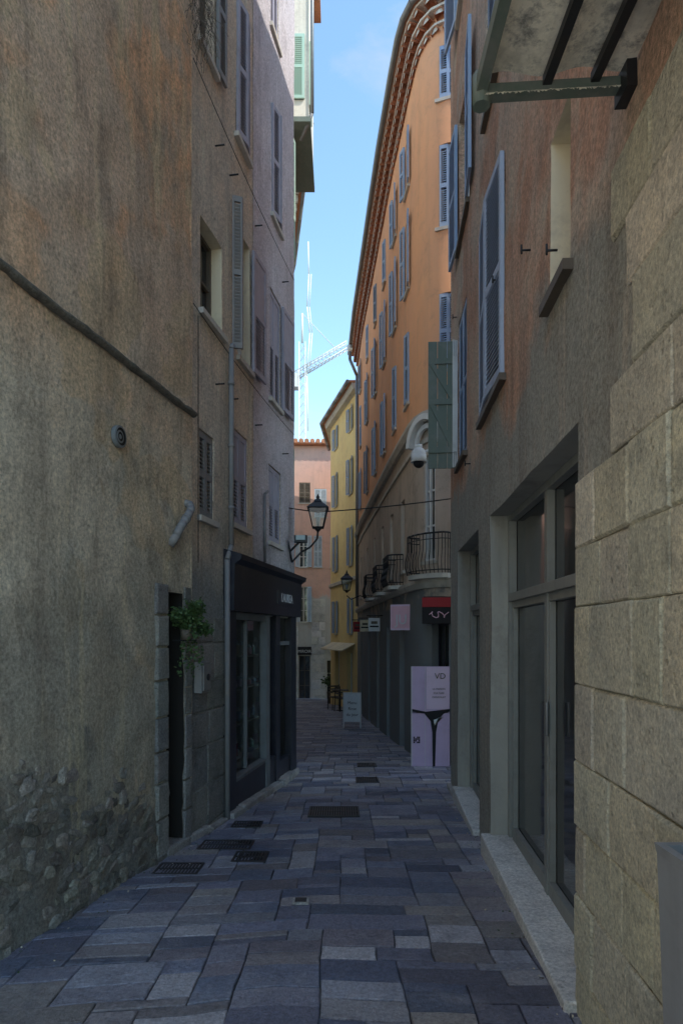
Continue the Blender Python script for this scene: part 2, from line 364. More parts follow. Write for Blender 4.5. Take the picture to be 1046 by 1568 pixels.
# ------------------------------------------------------------ ground & paving
g=MB()
ys=[-200,-20,0,3]+[3+i for i in range(1,32)]+[60,400]
for a,b in zip(ys,ys[1:]): g.face([(-300,a,gz(a)-.018),(300,a,gz(a)-.018),(300,b,gz(b)-.018),(-300,b,gz(b)-.018)],m_bounce if b<=0 else m_joint)
g.build('ground')
p=MB()
pal=[(.21,.225,.30),(.235,.235,.31),(.30,.27,.28),(.17,.19,.26),(.33,.33,.38),(.25,.225,.26),(.46,.44,.47),(.13,.145,.21),(.28,.275,.34),(.27,.26,.30),(.19,.185,.24),(.34,.305,.29)]
def seam(y): return -.28+.09*(y-3)+.06*math.sin(y*2.1) if y<7 else .08
CX,CY=.095,.075; NX,NY=72,430; X0_=-3.9; Y0_=.55
occ=[[False]*NX for _ in range(NY)]
for j in range(NY):
    for i in range(NX):
        if occ[j][i]: continue
        far=j*CY>11
        W=random.choice([2,3,3,4,4,5,6] if not far else [4,5,6]); D=random.choice([1,2,2,2,3,3] if not far else [2,3])
        if D==1: W=max(2,min(W,4))
        W0=1
        while W0<W and i+W0<NX and not occ[j][i+W0]: W0+=1
        D=min(D,NY-j)
        if i+W0<NX-1 and not occ[j][i+W0] and (i+W0+1>=NX or occ[j][i+W0+1]): W0+=1
        for jj in range(j,j+D):
            for ii in range(i,i+W0): occ[jj][ii]=True
        x=X0_+i*CX; x1=x+W0*CX; y=Y0_+j*CY; d=D*CY; l=x1-x
        cx=x+l/2; cyy=y+d/2
        if abs(cx)>3.0: continue
        k=R(.68,1.18); cc=random.choice(pal); col=tuple(min(.6,q*k) for q in cc)
        gq=R(.001,.004); e=R(.003,.007); tx=R(-.006,.006);ty=R(-.009,.009); hz=R(-.002,.002)
        def pt(X,Y,dz): 
            sm_=1/(1+math.exp(-(X-seam(Y))*9)); YY=Y+(.18*(1-sm_)-.06*sm_)*(X-seam(Y))
            w=Vector((X+.016*noise.noise(Vector((X*2,YY*2,0))),YY+.022*noise.noise(Vector((X*1.8,YY*1.8,5))),0))
            return Vector((w.x,w.y,gz(YY)+dz+.012*min(1,abs(X+.1)**2)+.006*noise.noise(Vector((X*2,YY*2,9)))))
        jx=[R(-.006,.006) for _ in range(8)]
        def ring(q,dz):
            A=[(x+q,y+q,-1,-1),((x+x1)/2,y+q+jx[0],0,-1),(x1-q,y+q,1,-1),(x1-q+jx[1]*.6,cyy,1,0),(x1-q,y+d-q,1,1),((x+x1)/2,y+d-q+jx[2],0,1),(x+q,y+d-q,-1,1),(x+q+jx[3]*.6,cyy,-1,0)]
            return [pt(X,Y,dz+hz+sx*tx*l/2+sy*ty*d/2) for X,Y,sx,sy in A]
        A=ring(gq,-.03);B=ring(gq,-.005);C=ring(gq+e,0)
        for U,V in((A,B),(B,C)):
            for q_ in range(8): p.face([U[q_],U[(q_+1)%8],V[(q_+1)%8],V[q_]],m_slab,False,tuple(q*.85 for q in col))
        p.face(C,m_slab,False,col)
p.build('street_paving')
mb=MB()
for i in range(420):
    y=R(2.6,8)
    if random.random()<.65: x=.85+.062*y-.02-abs(random.gauss(0,.10))
    else: x=(-2.36+.208*y if y<5.4 else -2.2+.172*y)+.03+abs(random.gauss(0,.12))
    s=R(.004,.012); a=R(0,6.3); u=Vector((math.cos(a),math.sin(a),R(-.3,.3)))*s; v=Vector((-math.sin(a),math.cos(a),R(-.3,.3)))*s*.6
    o=Vector((x,y,gz(y)+.014)); mat=random.choice([m_brown,m_kerb,m_cream,m_leaf,m_grey])
    mb.box(o-u/2-v/2,u,v,Z*s*R(.15,.5),mat)
mb.build('leaf_litter')
def grate(x0,x1,y0,y1,name='drain_grate',bars=True):
    mb=MB(); zc=lambda y:gz(y)+.014
    def q(a,b,c,d,h,mat): mb.hexa([(a,c,zc(c)-.03),(b,c,zc(c)-.03),(b,d,zc(d)-.03),(a,d,zc(d)-.03),(a,c,zc(c)+h),(b,c,zc(c)+h),(b,d,zc(d)+h),(a,d,zc(d)+h)],mat)
    q(x0,x1,y0,y1,-.006,m_dark); w=.018
    q(x0,x1,y0-w,y0,.004,m_grate);q(x0,x1,y1,y1+w,.004,m_grate);q(x0-w,x0,y0-w,y1+w,.003,m_grate);q(x1,x1+w,y0-w,y1+w,.003,m_grate)
    if bars:
        x=x0+.012
        while x<x1-.01: q(x,x+.014,y0,y1,0.0,m_grate); x+=.024
        q(x0,x1,(y0+y1)/2-.01,(y0+y1)/2+.01,.002,m_grate)
    mb.build(name)
grate(-.31,.16,6.35,6.75,'manhole_cover',True)
grate(.2,.46,8.25,8.6); grate(.25,.5,9.6,9.9)
grate(-1.12,-.74,5.18,5.42); grate(-.80,-.58,4.85,5.08); grate(-1.30,-1.02,4.55,4.78); grate(-.98,-.75,5.9,6.1)
mb=MB(); mb.box((-.30,3.98,gz(4)+.002),(.1,0,0),(0,.09,-.005),(0,0,.012),m_kerb); mb.box((-.285,3.995,gz(4)+.014),(.07,0,0),(0,.06,-.003),(0,0,.005),m_grate); mb.build('water_valve_cover')
# ------------------------------------------------------------ L1 ochre house
L1=Fac([(-2.36+.208*-4,-4),(-2.36+.208*5.4,5.4)],1,.035,.9)
e=empty('ochre_stucco_house'); mb=MB()
a0,a1=L1.at(259),L1.at(282)
wall(mb,L1,0,L1.len,-.4,7.2,[(a0,a1,-.25,1.92,.30,m_dark)],m_L1,.07)  # doorway reveal coloured near black, its shade put into the colour
shell(mb,L1,-.4,7.2,m_L1,3,.1); mb.build('walls',e)
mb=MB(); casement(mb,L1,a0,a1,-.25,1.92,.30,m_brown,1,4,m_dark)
for zz in [0,.4,.8,1.2,1.6]: fbox(mb,L1,a0+.03,a1-.03,zz,zz+.03,-.26,-.22,m_iron)
mb.build('doorway',e)
mb=MB()
S=br([],0,L1.len,.05)
for a,b in zip(S,S[1:]):
    nz_=lambda a:3.41+.012*noise.noise(Vector((a*2,0,0)))+.006*noise.noise(Vector((a*11,0,0)))
    rr=lambda a:.026+.006*noise.noise(Vector((a*9,4,0)))
    for i in range(6):
        f0=math.pi*(i/6-.5);f1=math.pi*((i+1)/6-.5)
        q=lambda s,f:L1.P(s,nz_(s)+rr(s)*math.sin(f),rr(s)*1.5*math.cos(f)+.012)
        mb.face([q(a,f0),q(b,f0),q(b,f1),q(a,f1)],m_grey,True,(.5,.48,.44))
mb.build('string_course',e)
mb=MB(); blocks(mb,L1,L1.at(240),a0-.004,-.3,1.98,.26,.2,.24,m_grey,.008,jit=.16,tone=.85); blocks(mb,L1,a1+.004,L1.len-.01,-.3,1.98,.28,.12,.2,m_grey,.008,jit=.16,tone=.8); mb.build('door_jamb_stones',e)
# exposed rubble stones where the plaster has fallen
mb=MB(); z=-.05
while z<1.15:
    s=L1.ay(1.0)+R(0,.1)
    while s<L1.at(238):
        w_=R(.03,.08); h_=R(.022,.045); yy=L1.fr_(s)[0].y
        zz=z+R(-.02,.02); n_=noise.noise(Vector((yy*1.3,zz*1.6,3)))+.6*noise.noise(Vector((yy*4,zz*4,8)))
        if zz<.86-.34*(yy-3.2)+.5*n_ and n_>-.22:
            c=L1.P(s+w_,zz,R(-.018,-.006),True); n0=L1.n[0]; t0=L1.t[0]; ro=R(-.5,.5); sd=R(0,99); k=R(.55,1.35)
            ta=t0*math.cos(ro)+Z*math.sin(ro); tb=Z*math.cos(ro)-t0*math.sin(ro); dp=R(.014,.030)
            vs=[]
            for v in ICV:
                q=1+.5*noise.noise(v*1.2+Vector((sd,0,0)))+.22*noise.noise(v*4+Vector((0,sd,0)))
                sx=math.copysign(abs(v.x)**.6,v.x); sy=math.copysign(abs(v.y)**.6,v.y)
                vs.append(c+(ta*sx*w_+tb*sy*h_)*q+n0*math.copysign(abs(v.z)**.6,v.z)*dp*q)
            mb.mesh(vs,ICF,m_rub,False,(k*R(.98,1.1),k,k*R(.88,1.0)))
        s+=w_*2+R(-.005,.02)
    z+=.07
mb.build('exposed_rubble_stones',e)
v=MB(); s=L1.at(180); c=L1.P(s,2.89,.02); n=L1.n[0]; tt=L1.t[0]
def ringm(mb,c,n,r0,r1,mat,th=.01,N=20):
    a=n.orthogonal().normalized(); b=n.cross(a)
    for i in range(N):
        A=2*math.pi*i/N;B=2*math.pi*(i+1)/N; w=lambda r,x:a*math.cos(x)*r+b*math.sin(x)*r
        mb.face([c+w(r0,A)+n*th,c+w(r1,A)+n*th*.7,c+w(r1,B)+n*th*.7,c+w(r0,B)+n*th],mat,True)
        mb.face([c+w(r1,A)+n*th*.7,c+w(r1,A)-n*.02,c+w(r1,B)-n*.02,c+w(r1,B)+n*th*.7],mat,True)
v.cyl(c-n*.03,c+n*.003,.07,m_dark,n=20)
ringm(v,c,n,.058,.072,m_teal); ringm(v,c,n,.03,.042,m_teal,.006); ringm(v,c,n,.001,.016,m_teal,.006)
v.build('wall_vent')
# ------------------------------------------------------------ L2 shuttered town house
f=L2=Fac([(-2.2+.172*5.4,5.4),(-2.2+.172*8.98,8.98)],1,.012,1.1)
e=empty('shuttered_townhouse'); mb=MB(); wm=MB(); sm=MB()
A=f.at
sp=[dict(r=(A(308),A(340),4.42,5.25),kind='none',fm=m_brown,rev=m_cream,dep=.16,rows=2),
 dict(r=(A(364),A(383),4.42,5.75),kind='far',mat=m_lil,fm=m_wht,rev=m_cream,dep=.15,style='half',lw=.95),
 dict(r=(A(413),A(429),4.42,5.75),kind='closed',mat=m_lil,fm=m_wht,style='half',extra=True,lw=.95),
 dict(r=(A(305),A(327),2.62,3.38),kind='closed',mat=m_grs,fm=m_brown),
 dict(r=(A(356),A(379),2.7,3.66),kind='closed',mat=m_lil,style='half'),
 dict(r=(A(411),A(429),2.7,3.62),kind='closed',mat=m_lil,style='half'),
 dict(r=(A(306),A(328),6.75,8.0),kind='far',mat=m_grs,fm=m_brown),
 dict(r=(A(362),A(380),6.65,8.05),kind='ajar',mat=m_lil,fm=m_brown),
 dict(r=(A(415),A(429),6.65,8.0),kind='ajar',mat=m_lil,fm=m_brown),
 dict(r=(A(362),A(377),8.9,10.1),kind='closed',mat=m_lil,fm=m_brown),
 dict(r=(A(414),A(426),8.9,10.1),kind='closed',mat=m_lil,fm=m_brown)]
ops=windows(f,sp,wm,sm)
leaf(sm,f.P(A(353),4.42,.02),f.fr_(0)[1]*.95+f.fr_(0)[2]*.5,f.fr_(0)[2],.10,1.5,m_grs)
sh0,sh1=A(346),A(446)
allops=ops+[(sh0,sh1,-.25,1.80,.06,m_navy)]
wall(mb,f,0,f.len,-.5,10.6,allops,m_L2,.12)
mb2=MB()
f2=Fac([(-2.2+.172*5.4,5.4),(-2.2+.172*8.98,8.98)],1,.012,1.1)
for i in range(len(f2.p)): f2.p[i]=f2.p[i]+f2.n[0]*.006
ops2=[(max(o[0],A(387)),o[1],o[2],o[3],.004,None) for o in allops if o[1]>A(388)]
wall(mb2,f2,A(387),f2.len,1.9,10.6,[o for o in ops2 if o[2]>1.9],m_L2b,.12)
mb2.build('painted_wall',e)
shell(mb,f,-.5,10.6,m_L2,3,.2); mb.build('walls',e); wm.build('window_frames',e); sm.build('shutters',e)
mb=MB(); blocks(mb,f,.03,A(343),-.4,1.75,.3,.25,.45,m_grey,.014,jit=.14,tone=.9); mb.build('stone_pier',e)
mb=MB(); base=-.32
sweep(mb,f,A(343),f.len-.0,[(-.02,1.82),(.10,1.82),(.11,2.27),(.17,2.31),(.18,2.36),(-.02,2.42)],m_navy)
fbox(mb,f,A(343),A(355),base,1.818,-.05,.05,m_navy)
for u0,u1 in ((403,408),(418,424),(441,449)): fbox(mb,f,A(u0),min(A(u1),f.len),base,1.818,-.05,.045,m_teal if u0<410 else m_navy)
fbox(mb,f,A(355)+.002,A(403)-.002,-.25,.12,-.05,.03,m_navy); fbox(mb,f,A(355)+.002,A(403)-.002,.122,.16,-.05,.045,m_teal)
fbox(mb,f,A(355)+.002,A(403)-.002,1.74,1.816,-.05,.035,m_teal)
fbox(mb,f,A(408)+.002,A(418)-.002,-.25,.12,-.05,.03,m_navy)
fbox(mb,f,A(355)+.002,A(358),.165,1.738,-.045,.03,m_teal); fbox(mb,f,A(378),A(379.5),.165,1.738,-.045,.0,m_teal)
fbox(mb,f,A(424)+.002,A(441)-.002,1.45,1.5,-.05,.02,m_teal); fbox(mb,f,A(424)+.002,A(441)-.002,-.4,.0,-.05,.02,m_navy)
mb.build('shopfront',e,.004)
mb=MB(); mb.face([f.P(A(353),-.3,-.035),f.P(f.len-.02,-.3,-.035),f.P(f.len-.02,1.8,-.035),f.P(A(353),1.8,-.035)],m_sglass); mb.build('shop_window',e)
mb=MB(); d=-1.2
q=lambda s,z,o:f.P(s,z,o)
a,b=A(345),f.len-.02
for pts in ([q(a,-.3,d),q(b,-.3,d),q(b,1.9,d),q(a,1.9,d)],[q(a,-.26,d),q(b,-.26,d),q(b,-.26,-.07),q(a,-.26,-.07)],[q(a,1.85,d),q(b,1.85,d),q(b,1.85,-.07),q(a,1.85,-.07)],[q(a,-.3,d),q(a,-.3,-.07),q(a,1.9,-.07),q(a,1.9,d)],[q(b,-.3,d),q(b,-.3,-.07),q(b,1.9,-.07),q(b,1.9,d)]): mb.face(pts,m_inter)
cols=[m_poster,m_white,m_red,m_blue,m_cream,m_pink,m_lgreen]
for zz in (.25,.62,1.0,1.35):
    fbox(mb,f,a+.1,b-.4,zz-.02,zz,-.34,-.12,m_trim)
    s=a+.14
    while s<b-.45:
        hh=R(.06,.22); r=R(.02,.045); mb.cyl(q(s,zz,-.22),q(s,zz+hh*.7,-.22),r,random.choice(cols)); mb.cyl(q(s,zz+hh*.7,-.22),q(s,zz+hh,-.22),r*.9,m_white,r*.35); s+=R(.09,.22)
mb.build('shop_interior',e)
sg=empty('shop_fascia_sign'); mb=MB(); fbox(mb,f,A(412),A(438),1.95,2.12,.104,.118,m_navy); mb.build('board',sg)
text('LAUREA',f.P((A(412)+A(438))/2,1.985,.122),f.t[0],Z,.15,m_white,sg,'lettering')
mb=MB(); s=A(347); mb.tube([f.P(s,2.45,.05),f.P(s,4.35,.05),f.P(s+.03,4.4,.05)],.026,m_grs,8)
for z in (2.8,3.4,4.0): mb.cyl(f.P(s,z,.05),f.P(s,z+.03,.05),.033,m_grs)
mb.tube([f.P(A(343)-.04,-.2,.05),f.P(A(343)-.04,2.3,.05),f.P(s,2.45,.05)],.026,m_grs,8)
mb.build('rain_downpipe')
mb=MB(); s=A(402); mb.tube([f.P(s,2.42,.03),f.P(s,3.2,.03),f.P(s+.12,3.26,.03)],.016,m_pipe,6); mb.build('conduit_pipe')
def hang(mb,p0,p1,sag,r,mat,n=16):
    p0=Vector(p0);p1=Vector(p1); mb.tube([p0.lerp(p1,i/n)-Z*sag*4*(i/n)*(1-i/n) for i in range(n+1)],r,mat,5)
mb=MB()
for z in (4.3,6.4): hang(mb,f.P(.05,z+R(-.05,.1),.03),f.P(f.len-.1,z,.03),.05,.004,m_cable)
for u in (330,352,390,432):
    for z in (6.1,3.9): mb.cyl(f.P(A(u),z,0),f.P(A(u),z,.09),.008,m_iron)
hang(mb,f.P(A(299),2.2,.03),f.P(A(299),4.3,.03),.0,.004,m_cable)
mb.build('facade_cable')
mb=MB(); fbox(mb,f,.06,.26,1.10,1.36,.03,.10,m_grs); fbox(mb,f,.08,.24,1.12,1.34,.10,.112,m_grs); mb.cyl(f.P(.16,1.23,.112),f.P(.16,1.23,.125),.03,m_iron); mb.build('meter_box',None,.004)
mb=MB(); s=L1.at(284); pp=[L1.P(s,2.66,-.02),L1.P(s,2.64,.04),L1.P(s-.03,2.60,.065),L1.P(s-.08,2.56,.075),L1.P(s-.14,2.51,.08),L1.P(s-.20,2.46,.08),L1.P(s-.24,2.41,.07),L1.P(s-.26,2.35,.05),L1.P(s-.265,2.28,.0)]
mb.tube(pp,.032,m_grs,14)
for c in pp[1:-1]: mb.mesh([c+v*.0325 for v in ICV],ICF,m_grs)
mb.cyl(pp[4],pp[4]+(pp[5]-pp[4])*.35,.038,m_grs,n=14); mb.build('overflow_pipe')
def foliage(c,rx,ry,rz,n,size,mat=m_leaf,base=None):
    mb=MB(); c=Vector(c)
    cl=[(Vector((R(-1,1)*rx,R(-1,1)*ry,R(-1,1)*rz)),R(.25,.6)) for _ in range(9)]
    for _ in range(n):
        k,rr=random.choice(cl); d=Vector((random.gauss(0,1)*rx,random.gauss(0,1)*ry,random.gauss(0,1)*rz))*rr*.6
        o=c+k*.8+d; a=Vector((R(-1,1),R(-1,1),R(-1,.5))).normalized(); b=a.cross(Vector((R(-1,1),R(-1,1),R(-1,1)))).normalized(); s=size*R(.6,1.3)
        mb.face([o,o+a*s*.5+b*s*.32,o+a*s,o+a*s*.5-b*s*.32],mat)
    for k,rr in cl[:6]:
        mb.tube([base or c,c+k*.4+Vector((0,0,.02)),c+k],.004,m_brown,4)
    return mb
mb=foliage(L1.P(L1.at(274),1.74,.12),.13,.16,.14,1300,.034); pc=L1.P(L1.at(268),1.55,.1)
mb.cyl(pc,pc+Z*.08,.04,m_brown,.05,12); mb.box(pc-L1.n[0]*.12-Z*.01,L1.n[0]*.2,Vector((0,.02,0)),Z*.01,m_iron)
for _ in range(9):
    pp=pc+Vector((R(-.05,.08),R(-.15,.15),.1))
    for j in range(18):
        pp=pp+Vector((R(-.012,.012),R(-.015,.015),-R(.01,.028))); a=Vector((R(-1,1),R(-1,1),R(-1,1))).normalized(); b=a.orthogonal().normalized(); s=R(.022,.036)
        mb.face([pp,pp+a*s*.5+b*s*.35,pp+a*s,pp+a*s*.5-b*s*.35],m_leaf)
mb.build('hanging_plant')
mb=MB(); o=L1.P(L1.len-.02,6.6,.03)
for i in range(45):
    p=o+Vector((R(-.05,.1),R(-.1,.1),R(0,.5))); pts=[p]
    for j in range(7): p=p+Vector((R(-.03,.045),R(-.03,.03),-R(.02,.09))); pts.append(p)
    mb.tube(pts,.0025,m_brown,3)
mb.build('dry_climbing_twigs')
mb=MB()
def kst(p0,p1,w,h):
    p0=Vector((*p0,gz(p0[1])));p1=Vector((*p1,gz(p1[1]))); d=p1-p0; n=Vector((-d.y,d.x,0)).normalized()
    N=max(1,round(d.length/.38)); 
    for i in range(N):
        a=p0+d*(i/N)+d*.006; mb.box(a-Z*.05+n*R(-.01,.01),d*(1/N)-d*.012,n*w,Z*(.05+h+R(-.008,.008)),m_kerb,(R(.7,1),)*3)
kst((-1.32,4.95),(-1.13,5.75),.22,.07); kst((-1.13,5.75),(-1.06,6.15),.12,.05); kst((-1.02,6.2),(-.70,8.0),.16,.07); kst((-.68,8.02),(-.58,9.0),.16,.09)
mb.build('kerb_stones',None,.015)
# ------------------------------------------------------------ L3 far left house with eaves
f=L3=Fac([(-.74,9.05),(-1.05,13),(-1.75,18),(-3.0,24),(-4.5,30)],1,.01)
e=empty('pale_house_with_eaves'); mb=MB(); wm=MB(); sm=MB()
sp=[dict(r=(f.ay(y)-.25,f.ay(y)+.25,z,z+1.3),kind='open',mat=m_lgreen) for y in (10,12,15,17.5,21,25) for z in (3,5.6,8.2)]
wall(mb,f,0,f.len,-2.5,11.8,windows(f,sp,wm,sm),m_L3,.4); shell(mb,f,-2.5,11.8,m_L3,3,-.02)
sweep(mb,f,f.ay(13.05),f.len,[(-.01,11.82),(.42,11.82),(.42,11.9),(-.01,11.95)],m_tile,2)
mb.build('walls',e); wm.build('window_frames',e); sm.build('shutters',e)
mb=MB(); s=f.ay(13.1)
while s<f.len-.2:
    fbox(mb,f,s,s+.09,11.5,11.80,.003,.18,m_trim); fbox(mb,f,s,s+.09,11.64,11.80,.18,.34,m_trim); s+=.34
S=br(f.L,f.ay(13.05),f.len,1)
for a,b in zip(S,S[1:]): mb.cyl(f.P(a,11.84,.46),f.P(b,11.84,.46),.05,m_pipe)
mb.build('eaves_corbels_and_gutter',e)
mb=MB(); x0,x1,y0,y1=-1.25,-.56,11.2,13.0
mb.box((x0,y0,10.45),(x1-x0,0,0),(0,y1-y0,0),(0,0,3.4),m_L3); mb.box((x0-.05,y0-.08,13.86),(x1-x0+.2,0,0),(0,y1-y0+.2,0),(0,0,.1),m_tile)
mb.box((x0,y0-.03,10.36),(x1-x0+.03,0,0),(0,y1-y0,0),(0,0,.085),m_green)
mb.box((x1-.36,y0-.012,10.75),(.28,0,0),(0,.01,0),(0,0,1.1),m_glass)
leaf(mb,(x1-.37,y0-.045,10.75),Vector((1,0,0)),Vector((0,1,0)),.30,1.1,m_lgreen)
leaf(mb,(x1+.002,y0+.1,10.75),Vector((0,1,0)),Vector((1,0,0)),.5,1.1,m_lgreen)
mb.cyl((x1+.06,y0-.03,10.5),(x1+.06,y0-.03,14.2),.03,m_pipe); mb.cyl((x1+.06,y0-.03,10.5),(x1-.15,y0+.2,10.2),.03,m_pipe)
mb.build('attic_bay',e)
# ------------------------------------------------------------ R1 red stucco & stone house
rx=lambda y:.831+.062*y
Y0=.2
f=R1=Fac([(rx(Y0),Y0),(rx(7.9),7.9)],-1,.012,1.2)
A=f.at; e=empty('stone_and_red_stucco_house'); mb=MB(); wm=MB(); sm=MB()
dA=(A(884),A(751)); dB=(A(733),A(701))
sp=[dict(r=(A(772),A(738),3.36,4.9),kind='ajar',tilt=.075,mat=m_pblue,fm=m_wht,dep=.12,sm=m_brown),
 dict(r=(A(872),A(842),3.24,4.02),kind='none',fm=m_wht,rev=m_cream,dep=.2,sm=m_brown),
 dict(r=(A(719),A(703),5.72,7.1),kind='open',mat=m_blue,sm=m_brown),
 dict(r=(A(768),A(745),5.66,7.0),kind='closed',mat=m_dblue,sm=m_brown),
 dict(r=(A(714),A(702),3.4,4.95),kind='closed',mat=m_blue,sm=m_brown),
 dict(r=(A(719),A(703),8.2,9.5),kind='open',mat=m_blue),dict(r=(A(775),A(745),8.2,9.5),kind='closed',mat=m_blue),
 dict(r=(A(872),A(842),5.7,6.9),kind='closed',mat=m_blue)]
ops=windows(f,sp,wm,sm)
s=A(702); leaf(sm,f.P(s,3.4,.02),f.n[0],f.t[0],.31,1.38,m_green,'board')
leaf(sm,f.P(s-.02,3.4,.01),f.n[0]*.9-f.t[0]*.45,f.t[0],.07,1.38,m_wht,'board')
ops+=[(dA[0],dA[1],.04,2.5,.2,m_rev),(dB[0],dB[1],-.12,2.5,.2,m_rev)]
wall(mb,f,0,f.len,-.5,11.0,ops,m_R1,.09); shell(mb,f,-.5,11.0,m_R1,6,.2); mb.build('walls',e); wm.build('window_frames',e); sm.build('shutters',e)
mb=MB()
blocks(mb,f,.02,A(886),-.3,3.25,.27,.22,.5,m_stone,.018,clip=lambda s,z:(z<2.35) or s<A(975)+R(-.1,.1),jit=.12,gap=.0015)
mb.build('limestone_quoins',e)
mb=MB()
def glazed(mb,s0,s1,z0,z1,dep,nmull,transom,mat):
    d=-dep+.01
    mb.face([f.P(s0-.01,z0,d),f.P(s1+.01,z0,d),f.P(s1+.01,z1+.01,d),f.P(s0-.01,z1+.01,d)],m_glass)
    w=.05
    fbox(mb,f,s0,s0+w,z0,z1,d+.002,d+.06,mat); fbox(mb,f,s1-w,s1,z0,z1,d+.002,d+.06,mat)
    fbox(mb,f,s0+w,s1-w,z1-w,z1,d+.002,d+.055,mat)
    if transom: fbox(mb,f,s0+w,s1-w,transom,transom+.06,d+.002,d+.065,mat)
    for i in range(1,nmull):
        x=s0+(s1-s0)*i/nmull; fbox(mb,f,x-.035,x+.035,z0,z1-w,d+.002,d+.05,mat)
    for i in range(nmull):
        a=s0+w+(s1-s0-2*w)*i/nmull; b=s0+w+(s1-s0-2*w)*(i+1)/nmull
        fbox(mb,f,a+.04,b-.04,z0,z0+.09,d+.002,d+.042,mat)
        if transom: fbox(mb,f,a+.04,b-.04,transom-.05,transom,d+.002,d+.042,mat)
        for x in (a+.035,b-.055): fbox(mb,f,x,x+.02,z0+.09,(transom or z1)-.05,d+.002,d+.04,mat)
glazed(mb,dA[0],dA[1],.05,2.5,.2,2,1.84,m_door)
x=(dA[0]+dA[1])/2; mb.cyl(f.P(x-.07,1.0,-.13),f.P(x-.07,1.2,-.13),.012,m_pipe)
glazed(mb,dB[0],dB[1],-.1,2.5,.2,2,1.84,m_door)
mb.build('glazed_doors',e,.003)
mb=MB()
for i in range(3):
    a=dA[0]-.05+(dA[1]-dA[0]+.1)*i/3; b=dA[0]-.05+(dA[1]-dA[0]+.1)*(i+1)/3
    fbox(mb,f,a+.002,b-.002,-.4,.055+R(-.003,.003),-.18,.07,m_sill,(R(.95,1.1),)*3)
fbox(mb,f,dB[0]-.03,dB[1]+.03,-.5,-.08,-.18,.06,m_sill)
fbox(mb,f,dB[1]+.07,f.len-.02,-.5,-.2,-.02,.05,m_kerb)
mb.build('door_step',e,.01)
mb=MB()
for u,z in ((853,3.42),(765,4.1),(700,5.1),(720,3.2),(812,3.75)): mb.cyl(f.P(A(u),z,0),f.P(A(u),z,.05),.006,m_iron); mb.cyl(f.P(A(u),z-.02,.05),f.P(A(u),z+.03,.05),.006,m_iron)
mb.build('shutter_stays',e)
e=empty('canvas_awning'); mb=MB(); x0=.47; y1=2.18; zt=3.43
def aw(x,y,dz=0): return Vector((x,y,zt+(x-x0)*.06+dz))
N=28
for i in range(N):
    xa=x0+(.96-x0)*i/N; xb=x0+(.96-x0)*(i+1)/N; w=lambda x:.012*math.sin((x-x0)/(1-x0)*math.pi*4)
    mb.face([aw(xa,y1,.03+w(xa)),aw(xb,y1,.03+w(xb)),aw(xb,.4,.03+w(xb)),aw(xa,.4,.03+w(xa))],m_canvas,True)
mb.build('canvas',e)
mb=MB()
for x in (.67,.83): mb.box(aw(x,.4,-.012),(.03,0,.002),(0,y1-.4,0),(0,0,.03),m_iron)
mb.box(aw(x0-.02,.4,-.02),(.035,0,0),(0,y1-.37,0),(0,0,.05),m_green); mb.box(aw(x0-.02,y1,-.03),(.52,0,.52*.06),(0,.04,0),(0,0,.035),m_green)
mb.cyl(aw(x0-.0,y1+.02,-.055),aw(x0,y1+.02,.05),.03,m_green); mb.box(aw(.93,y1+.05,-.07),(.05,0,.003),(0,-.1,0),(0,0,.09),m_iron)
for i in range(60):
    x=x0+i*.0082; mb.face([aw(x,y1-.005,-.03),aw(x+.0082,y1-.005,-.03),aw(x+.0082,y1-.008,-.03-R(.0,.012)),aw(x,y1-.008,-.03-R(.0,.012))],m_canvas)
mb.build('frame',e)
e=empty('tapered_planter'); mb=MB(); cx,cy=.75,1.10
def rg(h,w): return [Vector((cx-w,cy-w,h)),Vector((cx+w,cy-w,h)),Vector((cx+w,cy+w,h)),Vector((cx-w,cy+w,h))]
L_=[rg(0.02,.118),rg(1.18,.148),rg(1.20,.152),rg(1.20,.135),rg(1.14,.13)]
for U,V in zip(L_,L_[1:]):
    for i in range(4): mb.face([U[i],U[(i+1)%4],V[(i+1)%4],V[i]],m_planter)
mb.face(L_[-1],m_joint); mb.build('planter_body',e)
mb=foliage((cx+.02,cy,1.22),.10,.10,.05,700,.03,base=Vector((cx,cy,1.13))); mb.build('planter_foliage',e)
# ------------------------------------------------------------ R2 curved orange building
f=R2=Fac([(6.5,9.5),(1.85,9.8),(1.6,9.84),(1.44,9.93),(1.33,10.08),(1.25,10.3),(1.2,10.6),(1.14,11.3),(1.02,13),(.93,14.6),(.80,17),(.66,19.5),(.55,22.5)],-1,.008)
e=empty('curved_orange_building'); mb=MB(); wm=MB(); sm=MB(); A=f.at
sp=[]
for y in (11.3,12.7,14.3,16.1,18.2,20.6):
    s=f.ay(y)
    for z0,z1 in ((5.55,6.75),(7.5,8.75),(9.25,10.15)): sp.append(dict(r=(s-.17,s+.17,z0,z1),kind=random.choice(['open','open','ajar']),mat=random.choice([m_blue,m_blue,m_dblue]),dep=.12))
s=A(684)
for z0,z1 in ((5.6,6.75),(7.75,9.0),(9.7,10.5)): sp.append(dict(r=(s-.15,s+.12,z0,z1),kind='closed',mat=m_blue,dep=.12))
wall(mb,f,0,f.len,4.95,11.0,windows(f,sp,wm,sm),m_R2,.25)
sp=[dict(r=(f.ay(y)-.2,f.ay(y)+.2,2.72,4.0),kind='none',fm=m_brown,dep=.15,sm=m_trim) for y in (11.8,13.2,14.7,16.4,18.3,20.5)]
sB=A(657); sp.append(dict(r=(sB-.13,sB+.16,2.72,4.35),kind='none',fm=m_wht,dep=.08))
sp+= [dict(r=(f.ay(y)-.28,f.ay(y)+.28,gz(y)-.1,1.75),kind='none',fm=random.choice([m_navy,m_trim,m_teal]),dep=.2,sill=False,rows=2) for y in (11.9,13.7,15.6,17.8,20.4)]
